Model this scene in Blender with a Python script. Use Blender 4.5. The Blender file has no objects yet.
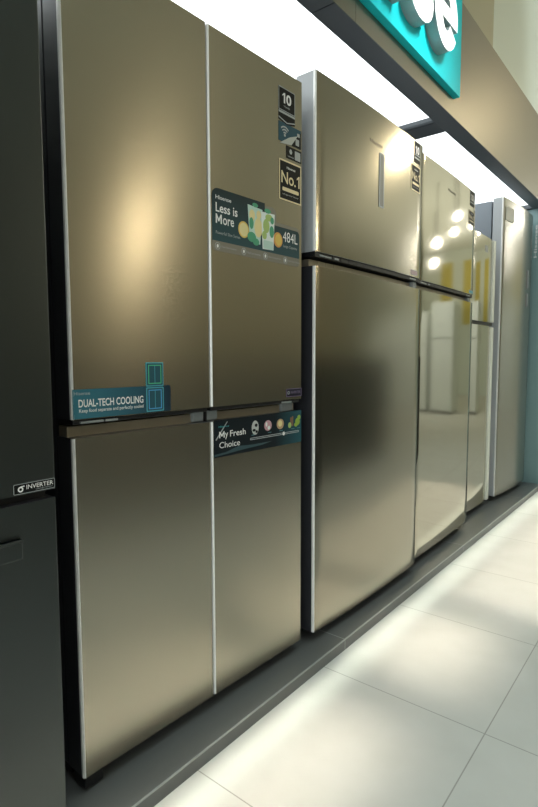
import bpy, bmesh, math, random
from mathutils import Vector, Matrix

random.seed(4)
S = bpy.context.scene
COL = S.collection
PI = math.pi

# ------------------------------------------------------------------ camera
CAM_F, CAM_PITCH, CAM_YAW, CAM_ROLL = 540.0, 0.0835, 0.6734, -0.0027
cd = bpy.data.cameras.new('camera')
cd.sensor_fit = 'VERTICAL'
cd.sensor_height = 36.0
cd.lens = CAM_F * 36.0 / 807.0
cd.clip_start = 0.02
cam = bpy.data.objects.new('camera', cd)
COL.objects.link(cam)
fw = Vector((-math.sin(CAM_YAW) * math.cos(CAM_PITCH), math.cos(CAM_YAW) * math.cos(CAM_PITCH), -math.sin(CAM_PITCH)))
rt = Vector((math.cos(CAM_YAW), math.sin(CAM_YAW), 0))
up = rt.cross(fw)
r2 = rt * math.cos(CAM_ROLL) + up * math.sin(CAM_ROLL)
u2 = up * math.cos(CAM_ROLL) - rt * math.sin(CAM_ROLL)
cam.matrix_world = Matrix(((r2.x, u2.x, -fw.x, 1.15), (r2.y, u2.y, -fw.y, 0), (r2.z, u2.z, -fw.z, 1.009), (0, 0, 0, 1)))
S.camera = cam

# ------------------------------------------------------------------ view and world
S.view_settings.view_transform = 'Standard'
S.view_settings.look = 'None'
S.view_settings.gamma = 1.0
S.view_settings.use_curve_mapping = False
S.view_settings.exposure = 0.35
wd = bpy.data.worlds.new('world')
S.world = wd
wd.use_nodes = True
wd.node_tree.nodes['Background'].inputs['Color'].default_value = (0.80, 0.90, 0.86, 1)
wd.node_tree.nodes['Background'].inputs['Strength'].default_value = 0.3


# ------------------------------------------------------------------ ceiling lamp and added fill lamps
def area(name, loc, sx, sy, power, color, spread=180, aim=None):
    l = bpy.data.lights.new(name, 'AREA')
    l.shape = 'RECTANGLE'
    l.size, l.size_y, l.energy, l.color = sx, sy, power, color
    l.spread = math.radians(spread)
    o = bpy.data.objects.new(name, l)
    COL.objects.link(o)
    o.location = loc
    if aim:
        o.rotation_euler = (Vector(aim) - Vector(loc)).to_track_quat('-Z', 'Y').to_euler()
    return o


area('ceiling_daylight', (4.6, -1.0, 3.8), 4.0, 4.0, 22, (1.0, 0.95, 0.85))
area('ceiling_fill', (3.2, 10.8, 2.2), 5.0, 6.4, 105, (1.0, 0.94, 0.80), aim=(3.2, 10.8, 4))  # added to brighten the ceiling that the doors mirror
area('aisle_fill', (1.0, 2.6, 3.75), 1.5, 8.0, 22, (0.80, 0.96, 1.0), 75)  # added cool fill over the aisle floor
area('wall_fill', (1.0, 5.0, 2.95), 0.3, 5.0, 3.2, (0.97, 1.0, 0.95), 60, aim=(0.0, 5.0, 3.55))  # added to lift the pale wall above the canopy
# the narrow floor beams are added, for patches of light reflected off the doors
area('white_fridge_fill', (3.4, 7.9, 3.6), 2.6, 0.3, 26, (0.95, 1.0, 0.97), 120, aim=(3.4, 9.7, 1.2))  # added fill on the white refrigerators, so their reflections come out brighter
area('sign_fill', (1.3, 2.1, 3.3), 0.2, 1.2, 3.6, (1.0, 1.0, 0.98), 40, aim=(0.2, 2.1, 2.48))  # added fill that brightens the sign
WARMW = (1.0, 0.90, 0.76)
area('floor_patch_fill', (0.43, 0.50, 3.55), 0.28, 1.60, 1.3, WARMW, 7)
area('floor_patch_fill', (0.45, 1.80, 3.55), 0.34, 0.50, 0.5, WARMW, 7)
area('floor_patch_fill', (0.62, 3.20, 3.55), 0.62, 2.00, 3.2, WARMW, 7)
area('floor_patch_fill', (0.29, 2.00, 3.55), 0.05, 4.8, 0.8, (0.92, 1.0, 0.88), 2.5)


# ------------------------------------------------------------------ materials
def mat(name, color, rough=0.5, metal=0.0, emit=None, estr=0.0, aniso=0.0, spec=None, coat=0.0, alpha=None):
    m = bpy.data.materials.new(name)
    m.use_nodes = True
    nt = m.node_tree
    b = nt.nodes['Principled BSDF']
    b.inputs['Base Color'].default_value = (*color, 1)
    b.inputs['Roughness'].default_value = rough
    b.inputs['Metallic'].default_value = metal
    if spec is not None:
        b.inputs['Specular IOR Level'].default_value = spec
    if coat:
        b.inputs['Coat Weight'].default_value = coat
        b.inputs['Coat Roughness'].default_value = 0.15
    if emit:
        b.inputs['Emission Color'].default_value = (*emit, 1)
        b.inputs['Emission Strength'].default_value = estr
    if alpha is not None:
        b.inputs['Alpha'].default_value = alpha
    if aniso:
        b.inputs['Anisotropic'].default_value = aniso
        c = nt.nodes.new('ShaderNodeCombineXYZ')
        c.inputs[2].default_value = 1.0
        nt.links.new(c.outputs[0], b.inputs['Tangent'])
    return m


def brushed(name, color, rough, aniso, var=0.01):
    """steel sheet brushed along its width: fine horizontal streaks in colour and gloss"""
    m = mat(name, color, rough, 1.0, aniso=aniso)
    nt = m.node_tree
    b = nt.nodes['Principled BSDF']
    tc = nt.nodes.new('ShaderNodeTexCoord')
    mp = nt.nodes.new('ShaderNodeMapping')
    mp.inputs['Scale'].default_value = (3, 3, 900)
    nz = nt.nodes.new('ShaderNodeTexNoise')
    nz.inputs['Scale'].default_value = 1.0
    nz.inputs['Detail'].default_value = 2.0
    mr = nt.nodes.new('ShaderNodeMapRange')
    mr.inputs['To Min'].default_value = rough - var
    mr.inputs['To Max'].default_value = rough + var
    nt.links.new(tc.outputs['Object'], mp.inputs['Vector'])
    nt.links.new(mp.outputs['Vector'], nz.inputs['Vector'])
    nt.links.new(nz.outputs['Fac'], mr.inputs['Value'])
    nt.links.new(mr.outputs['Result'], b.inputs['Roughness'])
    return m


def gradient(name, c0, c1, axis, lo, hi, rough=0.3):
    """printed colour gradient of a sticker"""
    m = mat(name, c0, 0.5, spec=0.2)
    nt = m.node_tree
    b = nt.nodes['Principled BSDF']
    tc = nt.nodes.new('ShaderNodeTexCoord')
    sp = nt.nodes.new('ShaderNodeSeparateXYZ')
    mr = nt.nodes.new('ShaderNodeMapRange')
    mr.inputs['From Min'].default_value, mr.inputs['From Max'].default_value = lo, hi
    rp = nt.nodes.new('ShaderNodeValToRGB')
    rp.color_ramp.elements[0].color = (*c0, 1)
    rp.color_ramp.elements[1].color = (*c1, 1)
    nt.links.new(tc.outputs['Object'], sp.inputs[0])
    nt.links.new(sp.outputs['XYZ'.index(axis)], mr.inputs['Value'])
    nt.links.new(mr.outputs['Result'], rp.inputs['Fac'])
    nt.links.new(rp.outputs['Color'], b.inputs['Base Color'])
    return m


STEEL = brushed('champagne_brushed_steel', (0.49, 0.445, 0.355), 0.25, 0.7)
STEEL_GLOSS = brushed('champagne_satin_steel', (0.40, 0.365, 0.29), 0.20, 0.3, 0.004)
STEEL_BRIGHT = brushed('champagne_polished_steel', (0.54, 0.50, 0.41), 0.07, 0.2, 0.002)
SILVER_DOOR = brushed('silver_steel', (0.40, 0.38, 0.33), 0.24, 0.4, 0.004)
BLACK_STEEL = brushed('black_brushed_steel', (0.09, 0.10, 0.10), 0.36, 0.6)
BODY = mat('dark_grey_cabinet_paint', (0.035, 0.036, 0.042), 0.32)
BODY_GREY = mat('blue_grey_cabinet_paint', (0.22, 0.25, 0.28), 0.4)
DOOR_SIDE = mat('door_side_grey', (0.13, 0.135, 0.14), 0.35)
DOOR_SIDE_L = mat('door_side_silver', (0.45, 0.47, 0.48), 0.35)
TRIM = mat('bright_aluminium_trim', (0.95, 0.95, 0.92), 0.35, 0.2)
CREAM = mat('cream_handle_plastic', (0.93, 0.95, 0.83), 0.35)
RECESS = mat('bronze_grip_metal', (0.42, 0.37, 0.28), 0.4, 0.7)
BLACK = mat('black_plastic', (0.008, 0.008, 0.009), 0.45)
GREYP = mat('grey_plastic', (0.30, 0.33, 0.33), 0.35)
STRIPM = mat('grey_display_strip', (0.22, 0.215, 0.19), 0.5)
WHITE = mat('white_print', (0.9, 0.9, 0.88), 0.5)
WHITE_DIM = mat('pale_grey_print', (0.42, 0.45, 0.45), 0.5)
GOLD = mat('gold_print', (0.80, 0.68, 0.42), 0.4)
INK = mat('black_print', (0.008, 0.009, 0.009), 0.5, spec=0.15)
LABEL_GREY = mat('grey_label_film', (0.24, 0.225, 0.185), 0.4, 0.3)


def obj(name, bm, m, parent=None, smooth=False):
    me = bpy.data.meshes.new(name)
    bmesh.ops.recalc_face_normals(bm, faces=bm.faces[:])
    bm.to_mesh(me)
    bm.free()
    for mm in (m if isinstance(m, (list, tuple)) else [m]):
        me.materials.append(mm)
    if smooth:
        for p in me.polygons:
            p.use_smooth = True
    o = bpy.data.objects.new(name, me)
    COL.objects.link(o)
    if parent:
        o.parent = parent
    return o


def box(bm, x0, x1, y0, y1, z0, z1, bev=0.0, seg=2):
    r = bmesh.ops.create_cube(bm, size=1.0)
    vs = r['verts']
    for v in vs:
        v.co = Vector((x0 + (v.co.x + .5) * (x1 - x0), y0 + (v.co.y + .5) * (y1 - y0), z0 + (v.co.z + .5) * (z1 - z0)))
    if bev:
        es = list({e for v in vs for e in v.link_edges})
        bmesh.ops.bevel(bm, geom=es, offset=bev, segments=seg, affect='EDGES', profile=0.5)
    return bm


def bx(name, x0, x1, y0, y1, z0, z1, m, parent=None, bev=0.0):
    return obj(name, box(bmesh.new(), x0, x1, y0, y1, z0, z1, bev), m, parent)


def cyl(bm, c, axis, r, h, n=24, r2=None):
    q = Vector((0, 0, 1)).rotation_difference(Vector(axis)).to_matrix().to_4x4()
    bmesh.ops.create_cone(bm, cap_ends=True, segments=n, radius1=r, radius2=r if r2 is None else r2, depth=h,
                          matrix=Matrix.Translation(c) @ q)
    return bm


def thing(name, label, cat, loc=(0, 0, 0), rotz=0.0, group=None):
    o = bpy.data.objects.new(name, None)
    COL.objects.link(o)
    o.empty_display_size = 0.1
    o.location = loc
    o.rotation_euler = (0, 0, rotz)
    o['label'], o['category'] = label, cat
    if group:
        o['group'] = group
    return o


def struct(name, bm, m):
    o = obj(name, bm, m)
    o['kind'] = 'structure'
    return o


# ------------------------------------------------------------------ room shell
ZP = 0.0376          # top of the plinth
XP = 0.2337          # front of the plinth
ZC = 2.12            # underside of the canopy
XF = 0.195           # front of the canopy fascia
XW = 0.108           # front edge of the light panels
YE = 4.50            # end wall


def floor_material():
    m = mat('pale_stone_tile', (0.56, 0.55, 0.50), 0.5)
    nt = m.node_tree
    b = nt.nodes['Principled BSDF']
    tc = nt.nodes.new('ShaderNodeTexCoord')
    mp = nt.nodes.new('ShaderNodeMapping')
    mp.inputs['Location'].default_value = (-0.745 + 0.57 * 3, -1.435 + 0.57 * 9, 0)
    br = nt.nodes.new('ShaderNodeTexBrick')
    br.offset = 0.0
    br.inputs['Scale'].default_value = 1.0
    br.inputs['Brick Width'].default_value = 0.57
    br.inputs['Row Height'].default_value = 0.57
    br.inputs['Mortar Size'].default_value = 0.0017
    br.inputs['Color1'].default_value = (0.60, 0.59, 0.55, 1)
    br.inputs['Color2'].default_value = (0.585, 0.58, 0.54, 1)
    br.inputs['Mortar'].default_value = (0.34, 0.33, 0.30, 1)
    nz = nt.nodes.new('ShaderNodeTexNoise')
    nz.inputs['Scale'].default_value = 7.0
    nz.inputs['Detail'].default_value = 6.0
    rp = nt.nodes.new('ShaderNodeValToRGB')
    rp.color_ramp.elements[0].position, rp.color_ramp.elements[1].position = 0.3, 0.7
    rp.color_ramp.elements[0].color = (0.93, 0.93, 0.92, 1)
    rp.color_ramp.elements[1].color = (1, 1, 1, 1)
    mx = nt.nodes.new('ShaderNodeMix')
    mx.data_type = 'RGBA'
    mx.blend_type = 'MULTIPLY'
    mx.inputs['Factor'].default_value = 1.0
    L = nt.links.new
    L(tc.outputs['Object'], mp.inputs['Vector'])
    L(mp.outputs['Vector'], br.inputs['Vector'])
    L(tc.outputs['Object'], nz.inputs['Vector'])
    L(nz.outputs['Fac'], rp.inputs['Fac'])
    L(br.outputs['Color'], mx.inputs['A'])
    L(rp.outputs['Color'], mx.inputs['B'])
    L(mx.outputs['Result'], b.inputs['Base Color'])
    return m


def plinth_material():
    m = mat('dark_grey_plinth_tile', (0.115, 0.12, 0.115), 0.3)
    nt = m.node_tree
    b = nt.nodes['Principled BSDF']
    tc = nt.nodes.new('ShaderNodeTexCoord')
    mp = nt.nodes.new('ShaderNodeMapping')
    mp.inputs['Location'].default_value = (0.7, -1.568 + 2.4, 0)
    br = nt.nodes.new('ShaderNodeTexBrick')
    br.offset = 0.0
    br.inputs['Scale'].default_value = 1.0
    br.inputs['Brick Width'].default_value = 3.0
    br.inputs['Row Height'].default_value = 1.2
    br.inputs['Mortar Size'].default_value = 0.0016
    br.inputs['Color1'].default_value = (0.115, 0.12, 0.115, 1)
    br.inputs['Color2'].default_value = (0.11, 0.115, 0.112, 1)
    br.inputs['Mortar'].default_value = (0.32, 0.34, 0.32, 1)
    L = nt.links.new
    L(tc.outputs['Object'], mp.inputs['Vector'])
    L(mp.outputs['Vector'], br.inputs['Vector'])
    L(br.outputs['Color'], b.inputs['Base Color'])
    return m


PALE = mat('pale_green_white_paint', (0.72, 0.78, 0.70), 0.6)
BEIGE = mat('beige_paint', (0.50, 0.47, 0.33), 0.6)
WARM = mat('warm_beige_wall_paint', (0.62, 0.56, 0.44), 0.6)
FASCIA = brushed('bronze_brushed_fascia', (0.28, 0.255, 0.205), 0.42, 0.3)
FRAME = mat('charcoal_frame_metal', (0.075, 0.085, 0.092), 0.45, 0.3)
PANEL = mat('lit_white_panel', (0.9, 0.9, 0.9), 0.5, emit=(0.93, 0.98, 1.0), estr=1.7)
TEAL = mat('teal_wall_panel', (0.26, 0.40, 0.40), 0.35)

X1, Y0, Y1 = 9.0, -4.0, 15.0
struct('floor', box(bmesh.new(), -0.75, X1, Y0, Y1, -0.1, 0.0), floor_material())
struct('trim_1', box(bmesh.new(), -0.70, XP, -1.6, YE, 0.0, ZP), plinth_material())
struct('trim_2', box(bmesh.new(), XP - 0.0035, XP + 0.0006, -1.6, YE, ZP - 0.003, ZP + 0.0006),
       mat('pale_plinth_edge', (0.30, 0.32, 0.30), 0.3))
struct('wall_back', box(bmesh.new(), -0.75, -0.65, Y0, Y1, 0.0, 3.9), PALE)
struct('wall_end', box(bmesh.new(), -0.65, 0.24, YE, YE + 0.08, 0.0, ZC), TEAL)
struct('wall_opposite', box(bmesh.new(), X1, X1 + 0.1, Y0, Y1, 0.0, 3.9), WARM)
struct('wall_far', box(bmesh.new(), -0.75, X1, Y1, Y1 + 0.1, 0.0, 3.9), PALE)
struct('wall_near', box(bmesh.new(), -0.75, X1, Y0 - 0.1, Y0, 0.0, 3.9), WARM)
struct('ceiling', box(bmesh.new(), -0.75, X1, Y0, Y1, 3.9, 4.0), mat('pale_ceiling', (0.7, 0.74, 0.68), 0.7))

bm = bmesh.new()
for k in range(4):
    box(bm, 0.4 + k * 1.2, 0.4 + k * 1.2 + 1.12, Y0 + 0.001, Y0 + 0.02, 0.4, 3.0)
struct('fill_pane_1', bm, mat('glowing_fill_pane', (0.8, 0.85, 0.85), 0.3, emit=(0.90, 0.97, 1.0), estr=1.9))  # added unseen glow behind the camera, brightens the door edge trims
bm = bmesh.new()
for k in range(5):
    box(bm, 0.32 + k * 1.2, 0.40 + k * 1.2, Y0, Y0 + 0.05, 0.3, 3.08)
box(bm, 0.32, 5.2, Y0, Y0 + 0.05, 0.3, 0.38)
box(bm, 0.32, 5.2, Y0, Y0 + 0.05, 3.0, 3.08)
struct('trim_6', bm, FRAME)

# canopy: fascia, dark frame, light panels
struct('trim_3', box(box(bmesh.new(), XF - 0.02, XF, -1.6, 1.664, ZC + .003, 2.665), XF - 0.02, XF, 1.666, 6.2, ZC + .003, 2.665), FASCIA)
bm = bmesh.new()
box(bm, XF - 0.02, XF, -1.6, 1.529, ZC, ZC + .003)
box(bm, XF - 0.02, XF, 1.533, 6.2, ZC, ZC + .003)
box(bm, XW, XF - 0.02, -1.6, 1.529, ZC, ZC + 0.05)
box(bm, XW, XF - 0.02, 1.533, 6.2, ZC, ZC + 0.05)
box(bm, -0.65, XW, 2.57, 2.72, ZC, ZC + 0.05, 0.012, 2)
box(bm, -0.65, XW, 4.46, 4.56, ZC, ZC + 0.05)
struct('trim_4', bm, FRAME)
struct('trim_5', box(bmesh.new(), -0.65, XF - 0.02, -1.6, 6.2, 2.60, 2.66), FASCIA)
for y0, y1 in ((-1.6, 2.57), (2.72, 4.46)):
    o = bx('light_panel', -0.65, XW, y0, y1, ZC + 0.03, ZC + 0.05, PANEL)
    o['label'] = ('long white lit ceiling panel above the nearer refrigerators' if y0 < 0
                  else 'shorter white lit ceiling panel above the far refrigerators, beyond the dark crossbar')
    o['category'] = 'ceiling light'
    o['group'] = 'lit panels of the display canopy'
# beige pier above the canopy
struct('wall_upper', box(bmesh.new(), -0.65, 0.02, 1.0, 3.70, 2.66, 3.9), BEIGE)
struct('wall_upper_end', box(bmesh.new(), -0.65, -0.02, 3.70, 7.0, 2.66, 3.9), PALE)


# ------------------------------------------------------------------ lettering and printed shapes on local x = const planes
def text_mesh(s, bold=0.0, extrude=0.0):
    cu = bpy.data.curves.new('t', 'FONT')
    cu.body = s
    cu.size = 1.0
    cu.offset = bold
    cu.extrude = extrude
    cu.resolution_u = 4
    o = bpy.data.objects.new('t', cu)
    COL.objects.link(o)
    dg = bpy.context.evaluated_depsgraph_get()
    me = bpy.data.meshes.new_from_object(o.evaluated_get(dg))
    bpy.data.objects.remove(o)
    bpy.data.curves.remove(cu)
    return me


def text(name, s, y0, y1, z0, z1, m, parent, x=0.0016, f=None, bold=0.008, depth=0.0, slant=0.0):
    """lettering fitted to the rectangle y0..y1, z0..z1 on a plane facing +x"""
    me = text_mesh(s, bold, 0.5 if depth else 0.0)
    xs = [v.co.x for v in me.vertices]
    ys = [v.co.y for v in me.vertices]
    zs = [v.co.z for v in me.vertices]
    ax, bx_, ay, by = min(xs), max(xs), min(ys), max(ys)
    for v in me.vertices:
        yy = y0 + (v.co.x - ax) / (bx_ - ax) * (y1 - y0)
        zz = z0 + (v.co.y - ay) / (by - ay) * (z1 - z0)
        xx = x + ((v.co.z - min(zs)) * depth if depth else 0.0)
        v.co = Vector((xx + (f(yy) if f else 0.0), yy, zz))
    me.name = name
    me.materials.clear()
    me.materials.append(m)
    o = bpy.data.objects.new(name, me)
    COL.objects.link(o)
    if parent:
        o.parent = parent
    return o


def one(y0, y1, z0, z1, st, m, parent, x=0.0013, f=None):
    """the digit 1 with its flag"""
    h = z1 - z0
    pts = [(y1 - st, z0), (y1, z0), (y1, z1), (y1 - st * .8, z1), (y0, z1 - h * .22), (y0, z1 - h * .36), (y1 - st, z1 - h * .22)]
    return obj('lettering', poly(bmesh.new(), pts, x - .0002, x, f), m, parent)


def cap_m(y0, y1, z0, z1, st, m, parent, x=0.0013):
    """capital M of even strokes"""
    c, h = (y0 + y1) / 2, z1 - z0
    pts = [(y0, z0), (y0 + st, z0), (y0 + st, z1 - h * .34), (c - st * .42, z0 + h * .22), (c + st * .42, z0 + h * .22), (y1 - st, z1 - h * .34),
           (y1 - st, z0), (y1, z0), (y1, z1), (y1 - st * .9, z1), (c, z0 + h * .50), (y0 + st * .9, z1), (y0, z1)]
    return obj('lettering', poly(bmesh.new(), pts, x - .0002, x), m, parent)


def rrect_pts(y0, y1, z0, z1, r, n=5):
    """r: corner radii (bottom left, bottom right, top right, top left)"""
    if not isinstance(r, (tuple, list)):
        r = (r,) * 4
    P = []
    for (cy, cz, a0), q in zip(((y0, z0, PI), (y1, z0, 1.5 * PI), (y1, z1, 0), (y0, z1, .5 * PI)), r):
        oy = cy + (q if cy == y0 else -q)
        oz = cz + (q if cz == z0 else -q)
        if q == 0:
            P.append((cy, cz))
            continue
        for k in range(n + 1):
            a = a0 + k / n * PI / 2
            P.append((oy + q * math.cos(a), oz + q * math.sin(a)))
    return P


def poly(bm, pts, x0, x1, f=None):
    """prism of an outline between x0 and x1 (bent over the door's curve by f)"""
    a = [bm.verts.new((x0 + (f(p[0]) if f else 0), p[0], p[1])) for p in pts]
    b = [bm.verts.new((x1 + (f(p[0]) if f else 0), p[0], p[1])) for p in pts]
    bm.faces.new(b)
    bm.faces.new(a[::-1])
    n = len(pts)
    for i in range(n):
        bm.faces.new((a[i], a[(i + 1) % n], b[(i + 1) % n], b[i]))
    return bm


def ring(bm, outer, inner, x0, x1, f=None):
    n = len(outer)
    g = lambda p, x: bm.verts.new((x + (f(p[0]) if f else 0), p[0], p[1]))
    a = [g(p, x1) for p in outer]
    b = [g(p, x1) for p in inner]
    c = [g(p, x0) for p in outer]
    d = [g(p, x0) for p in inner]
    for i in range(n):
        j = (i + 1) % n
        bm.faces.new((a[i], a[j], b[j], b[i]))
        bm.faces.new((c[i], c[j], a[j], a[i]))
        bm.faces.new((b[i], b[j], d[j], d[i]))
        bm.faces.new((d[i], d[j], c[j], c[i]))
    return bm


def circ(y, z, ry, rz=None, n=20, a0=0.0, a1=2 * PI):
    rz = ry if rz is None else rz
    full = abs(a1 - a0 - 2 * PI) < 1e-6
    return [(y + ry * math.cos(a0 + (a1 - a0) * k / n), z + rz * math.sin(a0 + (a1 - a0) * k / n))
            for k in range(n if full else n + 1)]


def flat(name, pts, m, parent, x0=0.0008, x1=0.0012, f=None):
    return obj(name, poly(bmesh.new(), pts, x0, x1, f), m, parent)


def frame(name, y0, y1, z0, z1, r, t, m, parent, x0=0.0012, x1=0.0016, f=None):
    return obj(name, ring(bmesh.new(), rrect_pts(y0, y1, z0, z1, r), rrect_pts(y0 + t, y1 - t, z0 + t, z1 - t, max(r - t, .0005)), x0, x1, f), m, parent)


def many(name, outlines, m, parent, x0=0.0012, x1=0.0016, f=None):
    for p in outlines:
        o = obj(name, poly(bmesh.new(), p, x0, x1, f), m, parent)
    return o


# ------------------------------------------------------------------ refrigerators
def curve(w, b):
    return lambda y: b * (1 - (2 * min(max(y, 0), w) / w - 1) ** 2)


def door(name, w, y0, y1, z0, z1, m, side, parent, b=0.0, depth=0.065, trim=TRIM, right_trim=False, tw=0.002):
    """sheet-metal door between y0 and y1 with rounded vertical edges; bowed forward by b"""
    f = curve(w, b)
    n = 16 if b else 1
    e = 0.0025
    bm = bmesh.new()
    prof = []
    for k in range(n + 1):
        y = y0 + e + (y1 - y0 - 2 * e) * k / n
        prof.append((f(y), y))
    P = [(-depth, y0)] + [(f(y0) - e, y0), (f(y0) - e * .3, y0 + e * .3)] + prof + [(f(y1) - e * .3, y1 - e * .3), (f(y1) - e, y1), (-depth, y1)]
    lo = [bm.verts.new((p[0], p[1], z0)) for p in P]
    hi = [bm.verts.new((p[0], p[1], z1)) for p in P]
    N = len(P)
    for i in range(N):
        j = (i + 1) % N
        fc = bm.faces.new((lo[i], lo[j], hi[j], hi[i]))
        fc.material_index = 0 if 1 < i < N - 3 else 1
        fc.smooth = bool(b) and 2 < i < N - 4
    caps = [[bm.verts.new(v.co) for v in r_] for r_ in (lo[::-1], hi)]
    for ring_ in caps:
        fc = bm.faces.new(ring_)
        fc.material_index = 1
    d = obj(name, bm, [m, side], parent)
    if trim:
        fx = f(y0)
        tp = [(fx - .008, y0 - .0014), (fx - .0022, y0 - .0014), (fx + .0009, y0 + .0017), (fx + .0009, y0 + .0018 + tw), (fx - .008, y0 + .0018 + tw)]
        tb = bmesh.new()
        ta = [[tb.verts.new((p[0], p[1], z)) for p in tp] for z in (z0 + .001, z1 - .001)]
        tb.faces.new(ta[0][::-1])
        tb.faces.new(ta[1])
        for i in range(5):
            j = (i + 1) % 5
            tb.faces.new((ta[0][i], ta[0][j], ta[1][j], ta[1][i]))
        obj('edge_trim', tb, trim, d)
    return d


def cabinet(parent, w, h, depth, m, z0=0.0, front=-0.075):
    b = bx('cabinet_body', -depth, front, 0.004, w - 0.004, 0.03, h, m, parent, 0.004)
    for x in (-depth + 0.05, front - 0.06):
        for y in (0.06, w - 0.06):
            obj('foot', cyl(bmesh.new(), (x, y, 0.015), (0, 0, 1), 0.02, 0.03, 16), BLACK, parent)
    bx('kick_plate', front - 0.03, front, 0.01, w - 0.01, 0.006, 0.034, BLACK, parent)
    return b


# --- the black refrigerator at the left edge
def black_fridge():
    W = 0.70
    t = thing('refrigerator', 'black refrigerator cut off by the left edge, nearest the camera', 'refrigerator', (0.19, -0.157, ZP))
    cabinet(t, W, 1.80, 0.70, BODY)
    door('door', W, 0, W, 0.723, 1.80, BLACK_STEEL, BODY, t, trim=None)
    d = door('door', W, 0, W, 0.035, 0.706, BLACK_STEEL, BODY, t, trim=None)
    bx('seal', -0.085, -0.02, 0.01, W - 0.01, 0.703, 0.726, BLACK, t)
    bm = bmesh.new()
    box(bm, -0.001, 0.010, 0.06, 0.628, 0.606, 0.644, 0.003)
    box(bm, -0.001, 0.0125, 0.06, 0.628, 0.638, 0.6445, 0.002)
    obj('grip', bm, BLACK_STEEL, d)
    s = flat('energy_badge', rrect_pts(0.6185, 0.6985, 0.7242 + .001, 0.7442, .002), INK, t, 0.0001, 0.0008)
    s['label'] = 'small white-outlined badge reading INVERTER'
    frame('badge_border', 0.6185, 0.6985, 0.7252, 0.7442, .002, .0009, WHITE_DIM, s, .0008, .0012)
    text('lettering', 'INVERTER', 0.6425, 0.6950, 0.7325, 0.7405, WHITE, s, 0.0013)
    text('small_lettering', 'compressor', 0.660, 0.6945, 0.7278, 0.7304, WHITE_DIM, s, 0.0013, bold=0)
    bm = bmesh.new()
    ring(bm, circ(0.6315, 0.7338, .0052, n=20), circ(0.6315, 0.7338, .0027, n=20), .0008, .0013)
    poly(bm, [(0.6310, 0.7378), (0.6395, 0.7383), (0.6385, 0.7402), (0.6315, 0.7395)], .0008, .0014)
    obj('swirl_emblem', bm, WHITE, s)
    return t


black_fridge()


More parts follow.
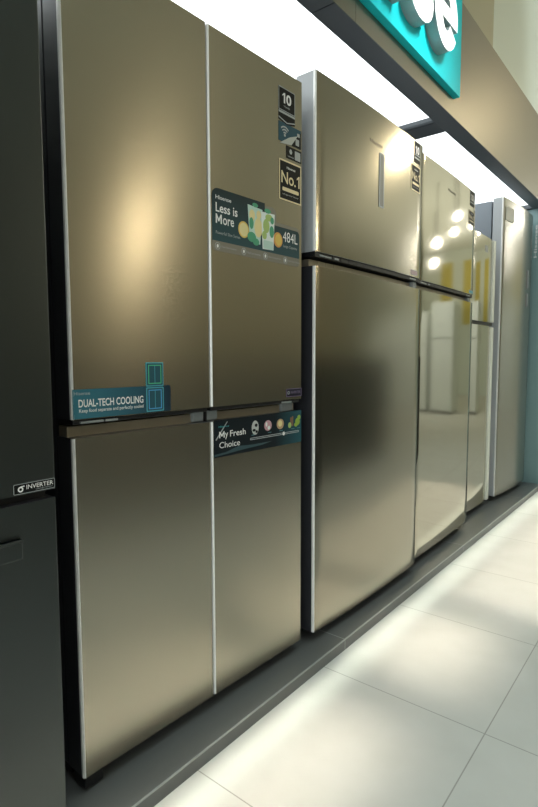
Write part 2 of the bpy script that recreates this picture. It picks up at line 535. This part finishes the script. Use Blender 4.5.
# --- the four door refrigerator
def four_door():
    W, H = 0.794, 1.812
    M = 0.397
    t = thing('refrigerator', 'large four-door champagne refrigerator with Less is More and Dual-Tech Cooling stickers', 'refrigerator', (0.1216, 0.6256, ZP), -0.0375)
    cabinet(t, W, 1.795, 0.70, BODY)
    zu, zl, zb = 0.842, 0.803, 0.037
    doors = {}
    for nm, y0, y1 in (('l', 0, M - 0.003), ('r', M + 0.003, W)):
        doors['u' + nm] = door('door', W, y0, y1, zu, H, STEEL, BODY, t)
        doors['l' + nm] = door('door', W, y0, y1, zb, zl, STEEL, BODY, t)
        # recessed grip along the top of each lower door, dark handle pocket under each upper door
        bx('grip', -0.066, -0.030, y0 + .003, y1 - .003, zl - .002, zl + 0.023, RECESS, doors['l' + nm], .002)
        bx('handle_pocket', -0.066, -0.006, y0 + .004, y1 - .004, zu - 0.011, zu + .001, BLACK, doors['u' + nm], .002)
    bx('seal', -0.076, -0.066, 0.005, W - 0.005, zl - .01, zu + .01, BLACK, t)
    bm = box(bmesh.new(), -0.07, -0.02, M - 0.0025, M + 0.0025, zb, H - 0.01)
    obj('door_gap_seal', bm, BLACK, t)
    for y0, y1 in ((M - 0.045, M - 0.006), (M + 0.006, M + 0.045), (W - 0.075, W - 0.018)):
        bx('hinge_cover', -0.04, -0.022, y0, y1, zl + .001, zu - .008, GREYP, t, .003)
    bx('hinge_bracket', -0.05, -0.004, 0.004, 0.05, 0.006, 0.033, BLACK, t, .002)
    for y0, y1 in ((0.02, 0.075), (0.08, 0.112), (0.70, 0.745)):
        bx('grip_tab', -0.02, -0.001, y0, y1, zu - 0.0095, zu - 0.0045, GREYP, t, .001)

    # DUAL-TECH COOLING strip, lower left of the upper left door
    z0, z1 = 0.8435, 0.9065
    s = flat('cooling_sticker', rrect_pts(0.001, 0.262, z0, z1, (0, .004, .006, 0)),
             gradient('teal_blue_print', (0.05, 0.20, 0.26), (0.015, 0.035, 0.055), 'Y', 0.0, 0.26), t, .0001, .0009)
    s['label'] = 'teal sticker reading DUAL-TECH COOLING'
    text('lettering', 'Hisense', 0.004, 0.042, 0.8945, 0.9015, WHITE_DIM, s, .0013)
    text('lettering', 'DUAL-TECH COOLING', 0.014, 0.180, 0.868, 0.885, WHITE, s, .0013, bold=.02)
    text('small_lettering', 'Keep food separate and perfectly cooled', 0.015, 0.180, 0.8545, 0.8645, WHITE, s, .0013, bold=.006)
    CY = mat('cyan_print', (0.10, 0.42, 0.50), 0.4)
    GR = mat('green_print', (0.12, 0.62, 0.30), 0.4)
    BL = mat('blue_print', (0.10, 0.40, 0.75), 0.4)
    NV = mat('navy_print', (0.02, 0.09, 0.12), 0.4)
    for z0, z1, c in ((0.9055, 0.9625, GR), (0.8455, 0.9035, BL)):
        flat('diagram_panel', rrect_pts(0.189, 0.240, z0, z1, .002), CY, s, .0009, .0012)
        flat('diagram_field', rrect_pts(0.1915, 0.2375, z0 + .0025, z1 - .0025, .002), NV, s, .0012, .0014)
        frame('diagram_outline', 0.1955, 0.2335, z0 + .006, z1 - .006, .001, .0022, c, s, .0014, .0017)
        flat('diagram_line', rrect_pts(0.2138, 0.2152, z0 + .006, z1 - .006, 0), CY, s, .0014, .0017)

    # LESS IS MORE banner on the upper right door
    y0, y1 = 0.4085, 0.7795
    grey = flat('capacity_sticker', rrect_pts(y0, y1, 1.2545, 1.372, (.012, .012, .012, 0)), LABEL_GREY, t, .0001, .0006)
    grey['label'] = 'wide sticker reading Less is More with two iced drinks and 484L'
    TD = gradient('slate_teal_print', (0.020, 0.035, 0.038), (0.035, 0.085, 0.095), 'Z', 1.42, 1.28)
    many('dark_panel', [rrect_pts(y0, 0.617, 1.2805, 1.416, (0, 0, 0, .022)), rrect_pts(0.617, y1, 1.2805, 1.362, (0, .003, .014, 0))], TD, grey, .0006, .0010)
    flat('grey_panel', rrect_pts(0.6175, 0.669, 1.362, 1.4105, (0, 0, .02, 0)), LABEL_GREY, grey, .0006, .0009)
    text('lettering', 'Hisense', 0.421, 0.479, 1.388, 1.398, WHITE, grey, .0013)
    text('lettering', 'Less is', 0.421, 0.503, 1.355, 1.379, WHITE, grey, .0013, bold=.014)
    cap_m(0.421, 0.4435, 1.326, 1.350, .0048, WHITE, grey)
    text('lettering', 'ore', 0.4475, 0.489, 1.3255, 1.3435, WHITE, grey, .0013, bold=.012)
    text('small_lettering', 'Powerful Slim Series', 0.421, 0.513, 1.2985, 1.3065, WHITE_DIM, grey, .0013, bold=0)
    text('lettering', '484L', 0.699, 0.770, 1.322, 1.352, WHITE, grey, .0013, bold=.0)
    text('small_lettering', 'Large Capacity', 0.700, 0.768, 1.303, 1.313, WHITE_DIM, grey, .0013, bold=0)
    LEM = mat('lemon_print', (0.80, 0.56, 0.12), 0.4)
    LEML = mat('pale_lemon_print', (0.86, 0.74, 0.36), 0.4)
    ORG = mat('orange_print', (0.72, 0.34, 0.08), 0.4)
    MINT = mat('mint_print', (0.07, 0.36, 0.20), 0.4)
    LIME = mat('lime_print', (0.42, 0.58, 0.18), 0.4)
    ICE = mat('iced_glass_print', (0.55, 0.74, 0.66), 0.4)
    ICEW = mat('pale_ice_print', (0.80, 0.88, 0.84), 0.4)
    g = grey
    flat('orange_slice', circ(0.676, 1.3225, .021, .022), ORG, g, .0010, .0013)
    flat('orange_flesh', circ(0.678, 1.3225, .015, .017), LEM, g, .0013, .0015)
    flat('lemon_slice', circ(0.5275, 1.3265, .0215, .0225), LEM, g, .0010, .0013)
    flat('lemon_flesh', circ(0.5275, 1.3265, .0175, .0185), LEML, g, .0013, .0015)
    flat('glass_print', [(0.552, 1.300), (0.596, 1.296), (0.606, 1.395), (0.544, 1.399)], ICE, g, .0010, .0014)
    many('lemon_piece', [circ(0.588, 1.342, .017, .027), circ(0.562, 1.372, .012, .016), circ(0.590, 1.378, .010, .012)], LEML, g, .0014, .0016)
    many('mint_leaf', [circ(0.559, 1.350, .009, .016), circ(0.575, 1.402, .012, .006), circ(0.560, 1.312, .018, .014), circ(0.578, 1.301, .014, .010)], MINT, g, .0015, .0017)
    flat('glass_print', [(0.606, 1.286), (0.654, 1.288), (0.660, 1.392), (0.600, 1.390)], ICEW, g, .0016, .0019)
    many('lime_slice', [circ(0.622, 1.353, .014, .020), circ(0.634, 1.378, .016, .010), circ(0.614, 1.326, .010, .012)], LIME, g, .0019, .0021)
    many('mint_leaf', [circ(0.646, 1.340, .010, .017), circ(0.628, 1.396, .014, .007), circ(0.648, 1.372, .008, .010)], MINT, g, .0021, .0023)
    flat('glass_base', rrect_pts(0.609, 0.652, 1.288, 1.312, .004), ICE, g, .0019, .0021)
    for k, yy in enumerate((0.4275, 0.528, 0.619, 0.711)):
        obj('icon_ring', ring(bmesh.new(), circ(yy, 1.2675, .0095), circ(yy, 1.2675, .0078), .0006, .0010), WHITE_DIM, g)
        flat('icon_mark', circ(yy, 1.2675, .0035, .005, 8), WHITE, g, .0006, .0010)
        text('small_lettering', ('Dual-Tech Cooling', 'No Frost Inverter', 'Metal Cooling Panel', 'My Fresh Choice')[k], yy + .014, yy + .070, 1.264, 1.270, WHITE_DIM, g, .0011, bold=0)

    # warranty hexagon
    s = many('warranty_sticker', [[(0.680, 1.690), (0.757, 1.690), (0.757, 1.765), (0.680, 1.765)]], INK, t, .0001, .0008)
    s['label'] = 'dark warranty sticker with a white 10'
    frame('badge_border', 0.680, 0.757, 1.700, 1.7655, .002, .002, WHITE_DIM, s, .0008, .0011)
    text('lettering', '0', 0.7145, 0.739, 1.722, 1.752, WHITE, s, .0013, bold=.03)
    one(0.697, 0.710, 1.7225, 1.7515, .0065, WHITE, s)
    text('small_lettering', 'YEARS', 0.702, 0.732, 1.711, 1.716, WHITE_DIM, s, .0013)
    flat('ribbon', [(0.680, 1.672), (0.719, 1.664), (0.757, 1.672), (0.757, 1.694), (0.680, 1.694)], INK, s, .0003, .0008)
    many('ribbon_edge', [[(0.680, 1.692), (0.757, 1.692), (0.757, 1.698), (0.680, 1.698)],
                         [(0.680, 1.677), (0.719, 1.668), (0.757, 1.677), (0.757, 1.680), (0.719, 1.671), (0.680, 1.680)]], WHITE_DIM, s, .0008, .0011)
    # wifi sticker
    WB = mat('wifi_blue_print', (0.028, 0.085, 0.115), 0.5, spec=.2)
    s = flat('connect_sticker', rrect_pts(0.680, 0.787, 1.612, 1.667, .001), WB, t, .0001, .0008)
    s['label'] = 'blue sticker with white signal arcs and a peeling grey corner'
    bm = bmesh.new()
    for r in (.010, .018, .026):
        o_ = circ(0.7085, 1.632, r, r, 12, PI * .25, PI * .75)
        i_ = circ(0.7085, 1.632, r - .004, r - .004, 12, PI * .25, PI * .75)
        poly(bm, o_ + i_[::-1], .0008, .0011)
    poly(bm, circ(0.7085, 1.632, .004), .0008, .0011)
    obj('signal_arcs', bm, WHITE_DIM, s)
    flat('peeled_corner', [(0.683, 1.604), (0.7395, 1.612), (0.770, 1.647), (0.730, 1.632)], mat('silver_film', (0.50, 0.53, 0.51), .3, .3), s, .0010, .0018)
    flat('dark_panel', [(0.7395, 1.612), (0.787, 1.612), (0.787, 1.660), (0.768, 1.645)], INK, s, .0010, .0013)
    many('icon_mark', [rrect_pts(0.760, 0.777, 1.618, 1.637, .002), rrect_pts(0.768, 0.780, 1.645, 1.655, .001)], WHITE_DIM, s, .0013, .0015)
    # energy label with app square (code left out)
    s = flat('app_sticker', rrect_pts(0.7155, 0.789, 1.570, 1.606, .001), INK, t, .0001, .0008)
    s['label'] = 'small black sticker with a pale square'
    flat('pale_square', rrect_pts(0.757, 0.784, 1.574, 1.600, .001), WHITE_DIM, s, .0008, .0011)
    flat('icon_mark', circ(0.737, 1.592, .007, .008, 6), WHITE_DIM, s, .0008, .0011)
    text('small_lettering', 'ConnectLife', 0.722, 0.752, 1.575, 1.580, WHITE_DIM, s, .0012)
    # No.1 sticker
    no1(t, 0.681, 0.789, 1.4435, 1.5615)
    # small dark tag at the door's lower right corner
    s = flat('energy_badge', rrect_pts(0.716, 0.7925, 0.8515, 0.8765, .002), mat('plum_print', (0.012, 0.008, 0.022), .3), t, .0001, .0008)
    s['label'] = 'small dark purple badge with pale outline reading INVERTER'
    frame('badge_border', 0.716, 0.7925, 0.8515, 0.8765, .002, .0014, mat('lilac_print', (0.26, 0.20, 0.34), .4), s, .0008, .0011)
    text('lettering', 'INVERTER', 0.737, 0.787, 0.8605, 0.8685, mat('pale_lilac_print', (0.3, 0.26, 0.38), .4), s, .0012, bold=0)
    obj('swirl_emblem', ring(bmesh.new(), circ(0.7265, 0.864, .0055), circ(0.7265, 0.864, .003), .0008, .0011), WHITE_DIM, s)

    # MY FRESH CHOICE strip on the lower right door
    s = flat('fresh_sticker', rrect_pts(0.4065, 0.792, 0.703, 0.8055, .001),
             gradient('night_blue_print', (0.006, 0.011, 0.015), (0.025, 0.12, 0.15), 'Y', 0.66, 0.83), t, .0001, .0009)
    s['label'] = 'dark blue sticker reading My Fresh Choice with five foods'
    text('lettering', 'Hisense', 0.424, 0.463, 0.784, 0.789, mat('aqua_print', (0.05, 0.4, 0.42), .4), s, .0013)
    cap_m(0.4255, 0.446, 0.7555, 0.773, .004, WHITE, s)
    text('lettering', 'y', 0.4475, 0.4595, 0.750, 0.768, WHITE, s, .0013, bold=.012)
    text('lettering', 'Fresh', 0.467, 0.530, 0.7555, 0.773, WHITE, s, .0013, bold=.012)
    text('lettering', 'Choice', 0.4255, 0.506, 0.727, 0.744, WHITE, s, .0013, bold=.006)
    flat('light_streak', [(0.4115, 0.752), (0.415, 0.750), (0.4585, 0.798), (0.456, 0.799)], WHITE_DIM, s, .0009, .0012)
    many('mist_print', [[(0.4065, 0.706), (0.52, 0.713), (0.60, 0.716), (0.645, 0.722), (0.56, 0.722), (0.50, 0.725), (0.45, 0.714), (0.4065, 0.712)]],
         mat('mist_blue_print', (0.03, 0.075, 0.09), .5), s, .0009, .0011)
    obj('slider_track', ring(bmesh.new(), rrect_pts(0.549, 0.779, 0.7355, 0.742, .003), rrect_pts(0.552, 0.776, 0.7375, 0.740, .001), .0009, .0012), WHITE_DIM, s)
    flat('slider_knob', circ(0.702, 0.7388, .006), WHITE, s, .0012, .0015)
    flat('fish_print', circ(0.571, 0.770, .015, .021), mat('silver_fish_print', (0.55, 0.57, 0.55), .4), s, .0009, .0012)
    many('fish_stripe', [circ(0.575, 0.777, .006, .005), circ(0.566, 0.763, .007, .004), circ(0.577, 0.758, .005, .004)], INK, s, .0012, .0014)
    flat('meat_print', circ(0.628, 0.771, .017, .016, 14), mat('pink_meat_print', (0.62, 0.36, 0.40), .4), s, .0009, .0012)
    many('meat_fat', [circ(0.632, 0.764, .006, .006), circ(0.621, 0.775, .004, .007)], ICEW, s, .0012, .0014)
    flat('poultry_print', circ(0.686, 0.770, .017, .016), mat('tan_poultry_print', (0.55, 0.36, 0.20), .4), s, .0009, .0012)
    flat('poultry_highlight', circ(0.685, 0.772, .010, .010), LEML, s, .0012, .0014)
    many('bottle_print', [rrect_pts(0.736, 0.742, 0.758, 0.786, .001), rrect_pts(0.744, 0.750, 0.758, 0.789, .001)], mat('brown_bottle_print', (0.28, 0.14, 0.07), .4), s, .0009, .0012)
    flat('avocado_print', circ(0.732, 0.762, .008, .009), LIME, s, .0012, .0014)
    many('lettuce_print', [circ(0.772, 0.770, .012, .012, 10), circ(0.780, 0.783, .008, .008, 10), circ(0.764, 0.761, .009, .007, 10)], mat('leaf_green_print', (0.35, 0.52, 0.07), .4), s, .0009, .0012)
    many('caption_dash', [rrect_pts(y, y + .016, 0.7485, 0.7505, 0) for y in (0.555, 0.628, 0.682, 0.740, 0.770)], mat('dim_aqua_print', (0.08, 0.22, 0.25), .4), s, .0009, .0012)
    return t


def no1(t, y0, y1, z0, z1, f=None):
    w, h = y1 - y0, z1 - z0
    s = flat('award_sticker', rrect_pts(y0, y1, z0, z1, .004), INK, t, .0001, .0008, f)
    s['label'] = 'black sticker with gold border reading No.1'
    frame('badge_border', y0, y1, z0, z1, .004, .0045, GOLD, s, .0008, .0012, f)
    text('lettering', 'Hisense', y0 + .34 * w, y0 + .72 * w, z0 + .80 * h, z0 + .86 * h, WHITE, s, .0013, f)
    text('lettering', 'No.', y0 + .10 * w, y0 + .74 * w, z0 + .42 * h, z0 + .72 * h, GOLD, s, .0013, f, bold=.012)
    one(y0 + .79 * w, y0 + .92 * w, z0 + .42 * h, z0 + .72 * h, .055 * w, GOLD, s, .0013, f)
    flat('gold_bar', rrect_pts(y0 + .15 * w, y0 + .88 * w, z0 + .24 * h, z0 + .33 * h, .003), GOLD, s, .0008, .0012, f)
    text('small_lettering', 'refrigerator brand', y0 + .15 * w, y0 + .85 * w, z0 + .13 * h, z0 + .18 * h, WHITE_DIM, s, .0013, f, bold=0)
    return s


four_door()


# --- the two tall top-freezer refrigerators
def top_freezer(label, loc, rot, w, h, zu, zl, steel, strip, logo, badge, award, corner, b):
    t = thing('refrigerator', label, 'refrigerator', loc, rot, 'two bow-front top-freezer refrigerators')
    f = curve(w, b)
    cabinet(t, w, h - 0.012, 0.72, BODY)
    up_ = door('freezer_door', w, 0, w, zu, h, steel, DOOR_SIDE_L, t, b, 0.075)
    lo = door('door', w, 0, w, 0.037, zl, steel, BODY, t, b, 0.075)
    # dark pocket handle between the doors with the bronze lip under it
    bm = bmesh.new()
    n = 16
    for k in range(n):
        a, c = 0.004 + (w - .008) * k / n, 0.004 + (w - .008) * (k + 1) / n
        ym = (a + c) / 2
        box(bm, -0.074, f(ym) - 0.004, a, c, zu - 0.016, zu + 0.001)
    obj('handle_pocket', bm, BLACK, up_)
    bm = bmesh.new()
    for k in range(n):
        a, c = 0.006 + (w - .05) * k / n, 0.006 + (w - .05) * (k + 1) / n
        ym = (a + c) / 2
        box(bm, -0.074, f(ym) - 0.030, a, c, zl - 0.002, zl + 0.024)
    obj('grip', bm, RECESS, lo)
    for y0, y1 in ((0.03, 0.10), (0.115, 0.14), (w - .11, w - .05)):
        bx('grip_tab', f(y0) - 0.02, f(y0) - 0.002, y0, y1, zu - 0.013, zu - 0.007, GREYP, t, .001)
    bx('hinge_cover', -0.05, -0.012, w - 0.05, w - 0.012, zl + .001, zu - .016, GREYP, t, .003)
    bx('seal', -0.078, -0.07, 0.005, w - 0.005, zl - .01, zu + .01, BLACK, t)
    if strip:
        y0, y1, z0, z1 = strip
        s = obj('display_strip', poly(bmesh.new(), rrect_pts(y0, y1, z0, z1, .003), -.001, .0012, f), STRIPM, up_)
        frame('strip_bezel', y0, y1, z0, z1, .003, .004, WHITE_DIM, s, .0008, .0022, f)
    y0, y1, z = logo
    text('brand_lettering', 'Hisense', y0, y1, z, z + .014, mat('engraved_grey', (0.16, 0.14, 0.10), .4), up_, .0006, f)
    y0, y1, z0, z1 = badge
    s = flat('warranty_sticker', rrect_pts(y0, y1, z0, z1, .002), INK, t, .0001, .0008, f)
    s['label'] = 'dark warranty sticker with a white 10'
    frame('badge_border', y0, y1, z0 + .03, z1, .002, .003, WHITE_DIM, s, .0008, .0011, f)
    text('lettering', '0', y0 + .030, y1 - .012, z1 - .050, z1 - .018, WHITE, s, .0013, f, bold=.03)
    one(y0 + .012, y0 + .024, z1 - .050, z1 - .018, .006, WHITE, s, .0013, f)
    flat('ribbon_edge', rrect_pts(y0 + .004, y1 - .004, z0 + .016, z0 + .022, 0), WHITE_DIM, s, .0008, .0011, f)
    no1(t, *award, f)
    y0, y1, z0, z1, c = corner
    s = flat('energy_badge', rrect_pts(y0, y1, z0, z1, .002), c, t, .0001, .0008, f)
    s['label'] = 'small badge at the lower right corner of the freezer door'
    frame('badge_border', y0, y1, z0, z1, .002, .002, WHITE_DIM, s, .0008, .0011, f)
    return t


top_freezer('champagne top-freezer refrigerator with slim vertical strip, beside the four-door one', (0.1616, 1.4781, ZP), -0.0144,
            0.809, 1.874, 1.316, 1.270, STEEL_GLOSS, (0.405, 0.442, 1.537, 1.734), (0.335, 0.43, 1.752),
            (0.715, 0.778, 1.786, 1.872), (0.688, 0.782, 1.668, 1.774), (0.700, 0.772, 1.323, 1.343, mat('rose_print', (0.45, 0.33, 0.33), .4)), 0.009)
top_freezer('shiny champagne top-freezer refrigerator reflecting spotlights, third from the left in champagne', (0.150, 2.3214, ZP), 0.0164,
            0.772, 1.869, 1.320, 1.276, STEEL_BRIGHT, None, (0.335, 0.44, 1.780),
            (0.672, 0.745, 1.786, 1.866), (0.655, 0.757, 1.686, 1.762), (0.700, 0.768, 1.324, 1.342, mat('sky_print', (0.10, 0.42, 0.52), .4)), 0.005)


# --- smaller refrigerator set back, with a cream grip edge
def small_fridge():
    w, h = 0.52, 1.713
    t = thing('refrigerator', 'shorter silver two-door refrigerator with cream vertical edge, set back between taller ones', 'refrigerator', (0.070, 3.100, ZP), -0.019)
    f = curve(w, 0.008)
    cabinet(t, w, h - .01, 0.62, BODY)
    up_ = door('freezer_door', w, 0, w, 1.195, h, STEEL_BRIGHT, BODY, t, .008)
    lo = door('door', w, 0, w, 0.035, 1.172, STEEL_BRIGHT, BODY, t, .008)
    for d, z0, z1 in ((up_, 1.197, h - .002), (lo, 0.037, 1.166)):
        bx('vertical_grip', -0.03, 0.012, w - 0.004, w + 0.036, z0, z1, CREAM, d, .004)
    bx('handle_pocket', -0.066, 0.002, 0.01, w + .03, 1.175, 1.194, BLACK, t)
    s = flat('warranty_sticker', rrect_pts(w - .16, w - .10, 1.62, 1.66, .002), WHITE_DIM, t, .0001, .0008, f)
    s['label'] = 'pale sticker near the top'
    return t


small_fridge()


# --- the tall one-door refrigerator at the end
def tall_fridge():
    w, h = 0.648, 2.008
    t = thing('refrigerator', 'tallest refrigerator, single silver door with slim handle, beside the teal end wall', 'refrigerator', (0.1025, 3.749, ZP), -0.0474)
    f = curve(w, 0.02)
    cabinet(t, w, h - .012, 0.66, BODY_GREY)
    d = door('door', w, 0, w, 0.037, h, SILVER_DOOR, DOOR_SIDE_L, t, .012, tw=.003)
    for z0, z1 in ((1.47, 1.60), (1.34, 1.435)):
        hd = bx('handle', .004, .016, 0.528, 0.538, z0, z1, GREYP, d, .003)
    s = flat('paper_label', rrect_pts(0.04, 0.165, 1.868, 1.955, .001), mat('white_paper', (0.85, 0.85, 0.80), .6), t, .0001, .0008, f)
    s['label'] = 'white paper label at the top left corner of the door'
    return t


tall_fridge()

# ------------------------------------------------------------------ teal sign on the fascia
SX = XF + 0.004
sg = thing('sign', 'turquoise shop sign with raised white letters on the bronze fascia', 'sign', (XF, 0, 2.2))
SIGN = mat('turquoise_sign_face', (0.010, 0.66, 0.72), 0.45, spec=0.2)
bx('sign_board', 0.0, 0.030, 0.60, 2.572, 0.0, 0.62, SIGN, sg, .002)
LET = mat('white_sign_face', (0.95, 0.95, 0.95), 0.4, emit=(1, 1, 1), estr=0.45)
LSIDE = mat('grey_letter_side', (0.30, 0.36, 0.36), 0.45)


def sign_letter(ch, y0, y1, z0, z1):
    xa, xb = 0.030, 0.078
    bm = bmesh.new()
    st = 0.078
    cy, cz, ry, rz = (y0 + y1) / 2, (z0 + z1) / 2, (y1 - y0) / 2, (z1 - z0) / 2
    if ch == 'e':
        N = 44
        a0, a1 = 0.0, 2 * PI - math.radians(31)
        out, inn = [], []
        for k in range(N + 1):
            a = a0 + (a1 - a0) * k / N
            out.append((cy + ry * math.cos(a), cz + rz * math.sin(a)))
            inn.append((cy + (ry - st) * math.cos(a), cz + (rz - st * .92) * math.sin(a)))
        bar = [(cy - ry + st * .6, cz - st * .36), (cy + ry - .0005, cz - st * .36), (cy + ry - .0005, cz + st * .36), (cy - ry + st * .6, cz + st * .36)]
        strip = list(zip(out, inn))
    elif ch == 's':
        # centre line of the letter, thickened
        ctr = []
        hz = (rz - st / 2) / 2
        hy = ry - st / 2
        for k in range(15):
            a = math.radians(25 + 245 * k / 14)
            ctr.append((cy + hy * math.cos(a), cz + hz + hz * math.sin(a)))
        for k in range(1, 15):
            a = math.radians(90 - 245 * k / 14)
            ctr.append((cy + hy * math.cos(a), cz - hz + hz * math.sin(a)))
        strip, bar = [], None
        for i, p in enumerate(ctr):
            q0, q1 = ctr[max(i - 1, 0)], ctr[min(i + 1, len(ctr) - 1)]
            d = Vector((q1[0] - q0[0], q1[1] - q0[1])).normalized()
            strip.append(((p[0] + d.y * st / 2, p[1] - d.x * st / 2), (p[0] - d.y * st / 2, p[1] + d.x * st / 2)))
    else:
        strip, bar = [], None
        if ch == 'H':
            for q in (rrect_pts(y0, y0 + st, z0, z1, 0), rrect_pts(y1 - st, y1, z0, z1, 0), rrect_pts(y0 + st, y1 - st, cz - st / 2, cz + st / 2, 0)):
                poly(bm, q, xa, xb)
        elif ch == 'i':
            poly(bm, rrect_pts(cy - st / 2, cy + st / 2, z0, z0 + .285, 0), xa, xb)
            poly(bm, circ(cy, z1 - .035, .042), xa, xb)
        elif ch == 'n':
            poly(bm, rrect_pts(y0, y0 + st, z0, z1, 0), xa, xb)
            for k in range(17):
                a = PI - PI * k / 16
                strip.append(((cy + ry * math.cos(a), z1 - ry + ry * math.sin(a)), (cy + (ry - st) * math.cos(a), z1 - ry + (ry - st) * math.sin(a))))
            strip.append(((y1, z0), (y1 - st, z0)))
    if strip:
        vs = [[bm.verts.new((x, p[0], p[1])) for p in pr for x in (xa, xb)] for pr in strip]
        for u, v in zip(vs[:-1], vs[1:]):
            bm.faces.new((u[1], v[1], v[3], u[3]))
            bm.faces.new((u[0], u[2], v[2], v[0]))
            bm.faces.new((u[0], v[0], v[1], u[1]))
            bm.faces.new((u[2], u[3], v[3], v[2]))
        for u in (vs[0], vs[-1]):
            bm.faces.new((u[0], u[1], u[3], u[2]))
    if bar:
        poly(bm, bar, xa, xb - .0002)
    bm.normal_update()
    for fc in bm.faces:
        fc.material_index = 1 if abs(fc.normal.x) > 0.9 and fc.calc_center_median().x > 0.06 else 0
    return obj('sign_letter', bm, [LSIDE, LET], sg)


Z0 = 0.066
for ch, y0, y1, hgt in (('H', 0.68, 0.93, .385), ('i', 0.965, 1.03, .385), ('s', 1.06, 1.285, .285), ('e', 1.31, 1.57, .285), ('n', 1.64, 1.87, .285), ('s', 1.905, 2.128, .285), ('e', 2.14, 2.388, .285)):
    sign_letter(ch, y0, y1, Z0, Z0 + hgt)


# pale lettering running up the teal end wall
me = text_mesh('Hisense', 0.01)
ws = [v.co.x for v in me.vertices]
for v in me.vertices:
    v.co = Vector((0.143 - v.co.y * 0.030, YE - 0.0006, 1.76 + (v.co.x - min(ws)) / (max(ws) - min(ws)) * 0.24))
me.materials.clear()
me.materials.append(WHITE)
wl = bpy.data.objects.new('wall_lettering', me)
COL.objects.link(wl)
wl.parent = bpy.data.objects['wall_end']


# ------------------------------------------------------------------ the shop opposite, seen only as reflections in the doors
LENS_W = mat('warm_lamp_lens', (1, 1, 1), 0.5, emit=(1.0, 0.86, 0.62), estr=26)
LENS_H = mat('bright_warm_lamp_lens', (1, 1, 1), 0.5, emit=(1.0, 0.86, 0.60), estr=70)
LENS_C = mat('cool_lamp_lens', (1, 1, 1), 0.5, emit=(1.0, 0.97, 0.90), estr=40)
HOUS = mat('black_lamp_housing', (0.02, 0.02, 0.022), 0.4)


def spotlight(loc, aim, r, lens, label):
    t = thing('ceiling_spotlight', label, 'spotlight', loc, 0, 'track spotlights on the shop ceiling')
    d = (Vector(aim) - Vector(loc)).normalized()
    obj('housing', cyl(bmesh.new(), -d * 0.09, d, r * 1.15, 0.16, 20), HOUS, t)
    obj('lens', cyl(bmesh.new(), -d * 0.006, d, r, 0.014, 20), lens, t)
    h = 3.9 - loc[2]
    obj('stem', cyl(bmesh.new(), Vector((-d.x * .09, -d.y * .09, h / 2 - .0)), (0, 0, 1), 0.012, h, 12), HOUS, t)
    return t


for (x, y, z), a, r, l, s in (
        ((6.09, 4.83, 2.9), (0, 1, 1.2), 0.12, LENS_H, 'warm spotlight opposite the four-door refrigerator'),
        ((1.38, 4.77, 2.9), (0, 2, 1.6), 0.09, LENS_H, 'warm spotlight nearest the canopy'),
        ((2.61, 8.88, 2.9), (0, 2.7, 1.4), 0.065, LENS_C, 'white spotlight down the aisle, straight across from a yellow banner'),
        ((1.57, 7.44, 2.9), (0, 2.7, 1.4), 0.05, LENS_C, 'white spotlight down the aisle, nearest the canopy'),
        ((1.94, 8.33, 2.9), (0, 2.7, 1.4), 0.05, LENS_C, 'white spotlight down the aisle, above the white refrigerators'),
        ((3.39, 10.67, 2.9), (0, 2.7, 1.4), 0.07, LENS_C, 'white spotlight farthest down the aisle'),
        ((1.37, 8.12, 2.9), (0, 2.7, 1.4), 0.05, LENS_C, 'white spotlight down the aisle, closest to the end wall')):
    spotlight((x, y, z), a, r, l, s)

DARKC = mat('charcoal_counter_laminate', (0.045, 0.05, 0.05), 0.5)


def counter(y0, y1, label):
    t = thing('counter', label, 'counter', (1.85, y0, 0), 0, 'dark display counters across the aisle')
    L = y1 - y0
    bx('plinth', 0.05, 0.75, 0.03, L - .03, 0, 0.10, BLACK, t)
    bx('carcass', 0.0, 0.80, 0.0, L, 0.10, 0.98, DARKC, t, .004)
    bx('countertop', -0.02, 0.82, -0.01, L + .01, 0.98, 1.02, DARKC, t, .004)
    for k in range(3):
        bx('door', -0.018, 0.0, L * k / 3 + .006, L * (k + 1) / 3 - .006, 0.12, 0.96, DARKC, t, .003)
    return t


counter(1.2, 3.0, 'dark display counter directly across the aisle')
counter(3.1, 5.3, 'dark display counter farther along the aisle')
WF = mat('white_appliance_enamel', (0.78, 0.82, 0.78), 0.3)


def white_fridge(x, y, h, label):
    t = thing('refrigerator', label, 'refrigerator', (x, y, 0), 0, 'white refrigerators across the aisle')
    bx('cabinet_body', 0, 0.7, 0.06, 0.7, 0.03, h, WF, t, .01)
    bx('freezer_door', 0, 0.7, 0.0, 0.055, h * .68, h, WF, t, .01)
    bx('door', 0, 0.7, 0.0, 0.055, 0.05, h * .67, WF, t, .01)
    for a in (0.06, 0.64):
        for c in (0.1, 0.64):
            obj('foot', cyl(bmesh.new(), (a, c, 0.015), (0, 0, 1), 0.02, 0.03, 12), BLACK, t)
    return t


white_fridge(2.3, 9.6, 2.0, 'white refrigerator across the aisle, nearest the canopy')
white_fridge(3.15, 9.6, 1.85, 'white refrigerator across the aisle, between two others')
white_fridge(4.0, 9.6, 1.7, 'white refrigerator across the aisle, shortest of three')
YEL = mat('yellow_banner_cloth', (0.62, 0.52, 0.10), 0.6)
for x, l in ((1.9, 'yellow banner on the far wall, nearest the canopy'), (2.9, 'yellow banner on the far wall, middle one'), (4.1, 'yellow banner on the far wall, farthest from the canopy')):
    o = bx('wall_banner', x, x + 0.6, Y1 - 0.02, Y1 - 0.001, 1.9, 3.6, YEL)
    o['label'], o['category'], o['group'] = l, 'banner', 'yellow banners on the far wall'
